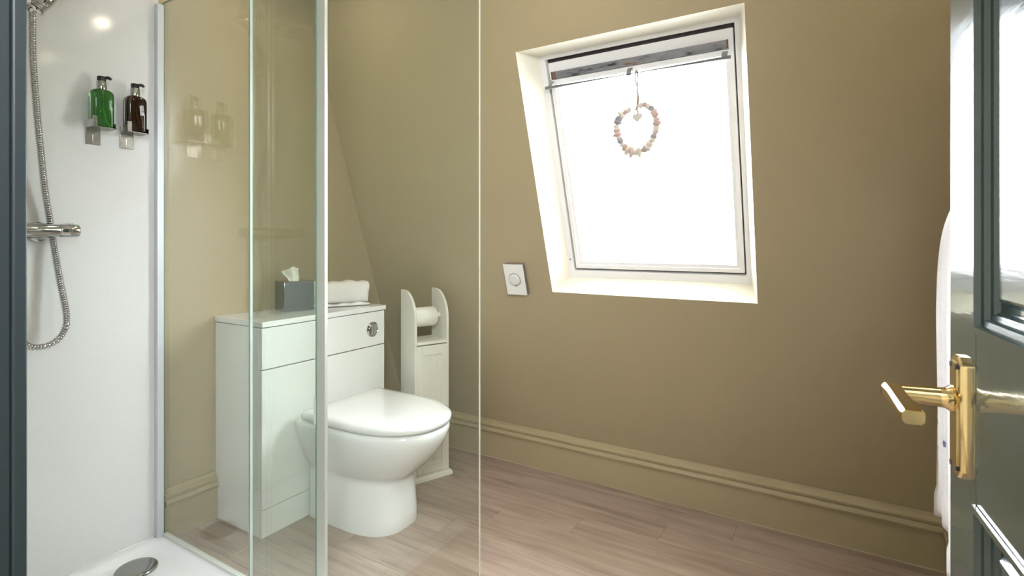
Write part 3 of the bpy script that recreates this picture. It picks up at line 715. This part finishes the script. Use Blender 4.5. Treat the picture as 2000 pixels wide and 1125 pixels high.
obj('lower_fold', fold(-.25, .0, 0, .105, 0, .016, 1), M['towel'], tw, smooth=True, angle=75)
obj('upper_fold', fold(-.248, -.003, -.001, .104, .014, .113, 2), M['towel'], tw, smooth=True, angle=75)

# ------------------------------------------------------------------ heating thermostat on the sloping wall
th = thing('thermostat', 'square white dial thermostat on the wall left of the window', 'thermostat', SL(1.216, .985, 0))
def sbox(y0, y1, s0, s1, d0, d1):
    bm = B(); hexa(bm, [SL(y0, s0, d0), SL(y1, s0, d0), SL(y1, s1, d0), SL(y0, s1, d0)], [SL(y0, s0, d1), SL(y1, s0, d1), SL(y1, s1, d1), SL(y0, s1, d1)]); return bm
obj('back_box', sbox(1.167, 1.265, .913, 1.0545, -.0215, 0), mat('box_side_shade', (.20, .185, .165), .3, var=.15, vscale=40), th, bevel=.002)  # shade on the white box's sides is put into this dark colour
obj('front_plate', sbox(1.166, 1.266, .912, 1.055, -.026, -.0205), M['plastic'], th, bevel=.002)
def sdisc(prof, yc, sc, n=32):
    bm = B(); loft(bm, [[SL(yc+r*math.cos(t), sc+r*math.sin(t), d) for t in [2*PI*k/n for k in range(n)]] for r, d in prof]); return bm
part(obj('dial_ring', sdisc([(.0305, -.0258), (.0305, -.0268), (.029, -.0272)], 1.2155, .985), mat('dial_ring_grey', (.36, .35, .33), .4, var=.03), th, smooth=True), 'grey ring around the dial')
dl = obj('dial', sdisc([(.0265, -.0265), (.0262, -.031), (.0245, -.0325), (.0235, -.0365), (.0195, -.0375), (.003, -.038)], 1.2155, .985), M['plastic2'], th, smooth=True, angle=30)
obj('pointer', sbox(1.203, 1.206, .962, .968, -.0385, -.036), M['gap'], dl)

# ------------------------------------------------------------------ pebble heart hanging from the window rod
rp = SL(.618, RS, RD); HX = rp.x
ht = thing('heart_garland', 'pebble heart on twine hanging from the window rod', 'decoration', (HX, .617, 1.43))
def HPt(px, py):      # photo-like offsets: right = -y; millimetres from heart centre
    return Vector((HX, .617 - px*.00094, 1.502 + py*.00094))
outline = [(2, 69), (10, 79), (26, 84), (42, 78), (58, 66), (69, 48), (76, 26), (78, 4), (74, -18), (66, -40), (56, -60), (42, -76), (26, -88), (8, -94), (-10, -93), (-26, -86), (-42, -74), (-55, -56), (-66, -36), (-74, -14), (-78, 8), (-74, 30), (-64, 50), (-48, 63), (-30, 70), (-12, 72), (0, 66)]
loop = catmull([HPt(*p) for p in outline], 5)
bm = B(); tube(bm, loop, .0013, 6); obj('wire', bm, M['twine'], ht, smooth=True)
cols = [1, 0, 1, 2, 4, 0, 4, 0, 1, 4, 2, 3, 3, 1, 0, 3, 1, 4, 3, 0, 1, 2, 1, 0, 4, 1, 2, 2]
L_ = [0]
for p, q_ in zip(loop, loop[1:]): L_.append(L_[-1]+(q_-p).length)
N = 31; rp_ = random.Random(11)
for k in range(N):
    sd2 = L_[-1]*(.035 + .90*k/(N-1)); i = next(j for j in range(len(L_)) if L_[j] >= sd2)
    c = loop[i]; d = (loop[min(i+1, len(loop)-1)]-loop[i-1]).normalized()
    big = rp_.choice((.8, 1, 1, 1.25, 1.4))
    if k in (0, 1, N-1, N-2): big = .75
    bm = B(); bmesh.ops.create_icosphere(bm, subdivisions=2, radius=1)
    sid = d.cross(Vector((1, 0, 0))).normalized()
    ln, wd, dp = .0110*rp_.uniform(.85, 1.05), .0142*big, .010*big
    ph = [rp_.uniform(0, 6) for _ in range(3)]
    for v in bm.verts:
        f = 1 + .16*math.sin(v.co.x*3+ph[0]) * math.cos(v.co.y*2.5+ph[1]) + .1*math.sin(v.co.z*4+ph[2])
        co = v.co*f; v.co = c + d*co.x*ln + sid*(co.y*wd) + Vector((1, 0, 0))*co.z*dp
    obj('pebble', bm, PEB[cols[k % len(cols)]], ht, smooth=True, angle=80)
# small stone heart in the middle
bm = B(); hpts = []
for k in range(28):
    t = 2*PI*k/28; hpts.append((16*math.sin(t)**3, 13*math.cos(t)-5*math.cos(2*t)-2*math.cos(3*t)-math.cos(4*t)))
rings = [[Vector((HX+dx, .613 - u*.0012*k, 1.536 + (v+2)*.0012*k)) for u, v in hpts] for k, dx in ((.75, -.0045), (.95, -.003), (1, 0), (.95, .003), (.75, .0045))]
loft(bm, rings); part(obj('small_heart', bm, PEB[1], ht, smooth=True, angle=60), 'small pale stone heart')
bm = B()
tube(bm, catmull([rp+Vector((-.005, 0, .002)), rp+Vector((-.004, .002, -.02)), HPt(6, 140)+Vector((-.002, 0, 0)), HPt(4, 110), HPt(1, 75)], 5), .0026, 6)
tube(bm, catmull([rp+Vector((.005, -.004, .002)), rp+Vector((.002, -.006, -.025)), HPt(5, 142), HPt(9, 105), HPt(3, 72)], 5), .0026, 6)
tube(bm, catmull([rp+Vector((-.005, 0, .002)), rp+Vector((0, -.002, .007)), rp+Vector((.005, -.004, .002))], 5), .003, 6)
tube(bm, catmull([HPt(5, 141), HPt(-2, 134), HPt(-12, 124)], 4), .002, 6); tube(bm, catmull([HPt(5, 141), HPt(3, 132), HPt(2, 125)], 4), .002, 6)
tube(bm, catmull([HPt(1, 74), HPt(-2, 70), HPt(4, 66), HPt(6, 58), HPt(4, 44)], 5), .0032, 6)
part(obj('twine', bm, M['twine'], ht, smooth=True), 'brown twine loop with knot')

# ------------------------------------------------------------------ waffle towel on the right wall behind the door
tx0, tx1 = 1.22, 1.862
hk = thing('towel_hook', 'small chrome wall hook behind the open door', 'hook', (1.45, YR, 1.18))
bm = B(); lathe(bm, [(0, YR), (.02, YR), (.02, YR+.005), (.008, YR+.008), (.007, YR+.10), (.012, YR+.105), (.012, YR+.112), (0, YR+.114)], (1.45, 0, 1.20), 'Y', 20); obj('peg', bm, M['chrome'], hk, smooth=True)
ww = thing('hanging_towel', 'white waffle bath towel hanging behind the open door', 'towel', (1.52, YR+.05, .28))
ZT0, ZT1 = 1.195, .375
def cloth_pt(u, v):
    z = ZT0 - v*(ZT0-ZT1); spread = .08 + .92*(1-math.exp(-v*13))
    cx = 1.47 + (tx0 + (tx1-tx0)*u - 1.47)*spread + .010*math.sin(v*6)*(u-.3) + (.010*math.sin((v-.5)*6) if v > .5 and u > .9 else 0)
    yy = -.232 + .012*math.sin(u*17+v*1.5)*(.4+.6*min(1, v*3)) + .008*math.sin(u*7) + .012*math.sin(u*PI)
    if v > .93: yy += .006*math.sin(u*40)
    zz = z + .010*math.sin(u*11)*(v > .9) - max(-.02, (u-.9)*.22)*v**4
    return Vector((cx, yy, zz))
def tow(n=40, m=44):
    bm = B()
    g = [[bm.verts.new(cloth_pt(i/n, j/m)) for i in range(n+1)] for j in range(m+1)]
    for j in range(m):
        for i in range(n): bm.faces.new((g[j][i], g[j][i+1], g[j+1][i+1], g[j+1][i]))
    return bm
o = obj('cloth', tow(), M['waffle'], ww, smooth=True, angle=80); s_ = o.modifiers.new('thick', 'SOLIDIFY'); s_.thickness = .012; s_.offset = 0
for mu, mv in ((.962, .615), (.945, .672), (.83, .69), (.80, .77), (.70, .73), (.60, .69), (.45, .75), (.3, .70)):
    bm = B()
    for k in range(5):            # a small five-petal flower
        a_ = 2*PI*k/5; cu, cv = mu+.008*math.cos(a_), mv+.0065*math.sin(a_)
        bm.faces.new([bm.verts.new(cloth_pt(cu+.0055*math.cos(t), cv+.0045*math.sin(t)) + Vector((0, .0072, 0))) for t in [2*PI*q_/8 for q_ in range(8)]])
    part(obj('flower_motif', bm, M['motif'], ww), 'small dark blue flower motif')

# ------------------------------------------------------------------ recessed ceiling downlights (real lamps of the room)
DOWN = [(1.30, 1.70), (1.30, .79), (1.36, -.18)]
DL_LAB = ['recessed warm ceiling downlight above the cabinet', 'recessed warm ceiling downlight in the middle of the ceiling', 'recessed warm ceiling downlight nearest the right wall']
for (lx, ly), lb in zip(DOWN, DL_LAB):
    t = thing('ceiling_light', lb, 'light', (lx, ly, ZC), group='ceiling downlights')
    bm = B(); n = 28
    loft(bm, [[Vector((lx+r*math.cos(a_), ly+r*math.sin(a_), z)) for a_ in [2*PI*k/n for k in range(n)]] for r, z in ((.045, ZC), (.045, ZC-.005), (.040, ZC-.006), (.028, ZC-.003))], False, False)
    obj('trim_ring', bm, M['shade'], t, smooth=True)
    bm = B(); lathe(bm, [(0, ZC-.002), (.028, ZC-.002), (.028, ZC-.0030), (0, ZC-.0030)], (lx, ly, 0), 'Z', 24); obj('bulb', bm, M['lamp'], t)
    l = bpy.data.lights.new('downlight', 'SPOT'); l.energy = 8; l.color = (1, .88, .70); l.spot_size = math.radians(165); l.spot_blend = 1.0; l.shadow_soft_size = .03
    o = bpy.data.objects.new('downlight', l); C.objects.link(o); o.location = (lx, ly, ZC-.012)
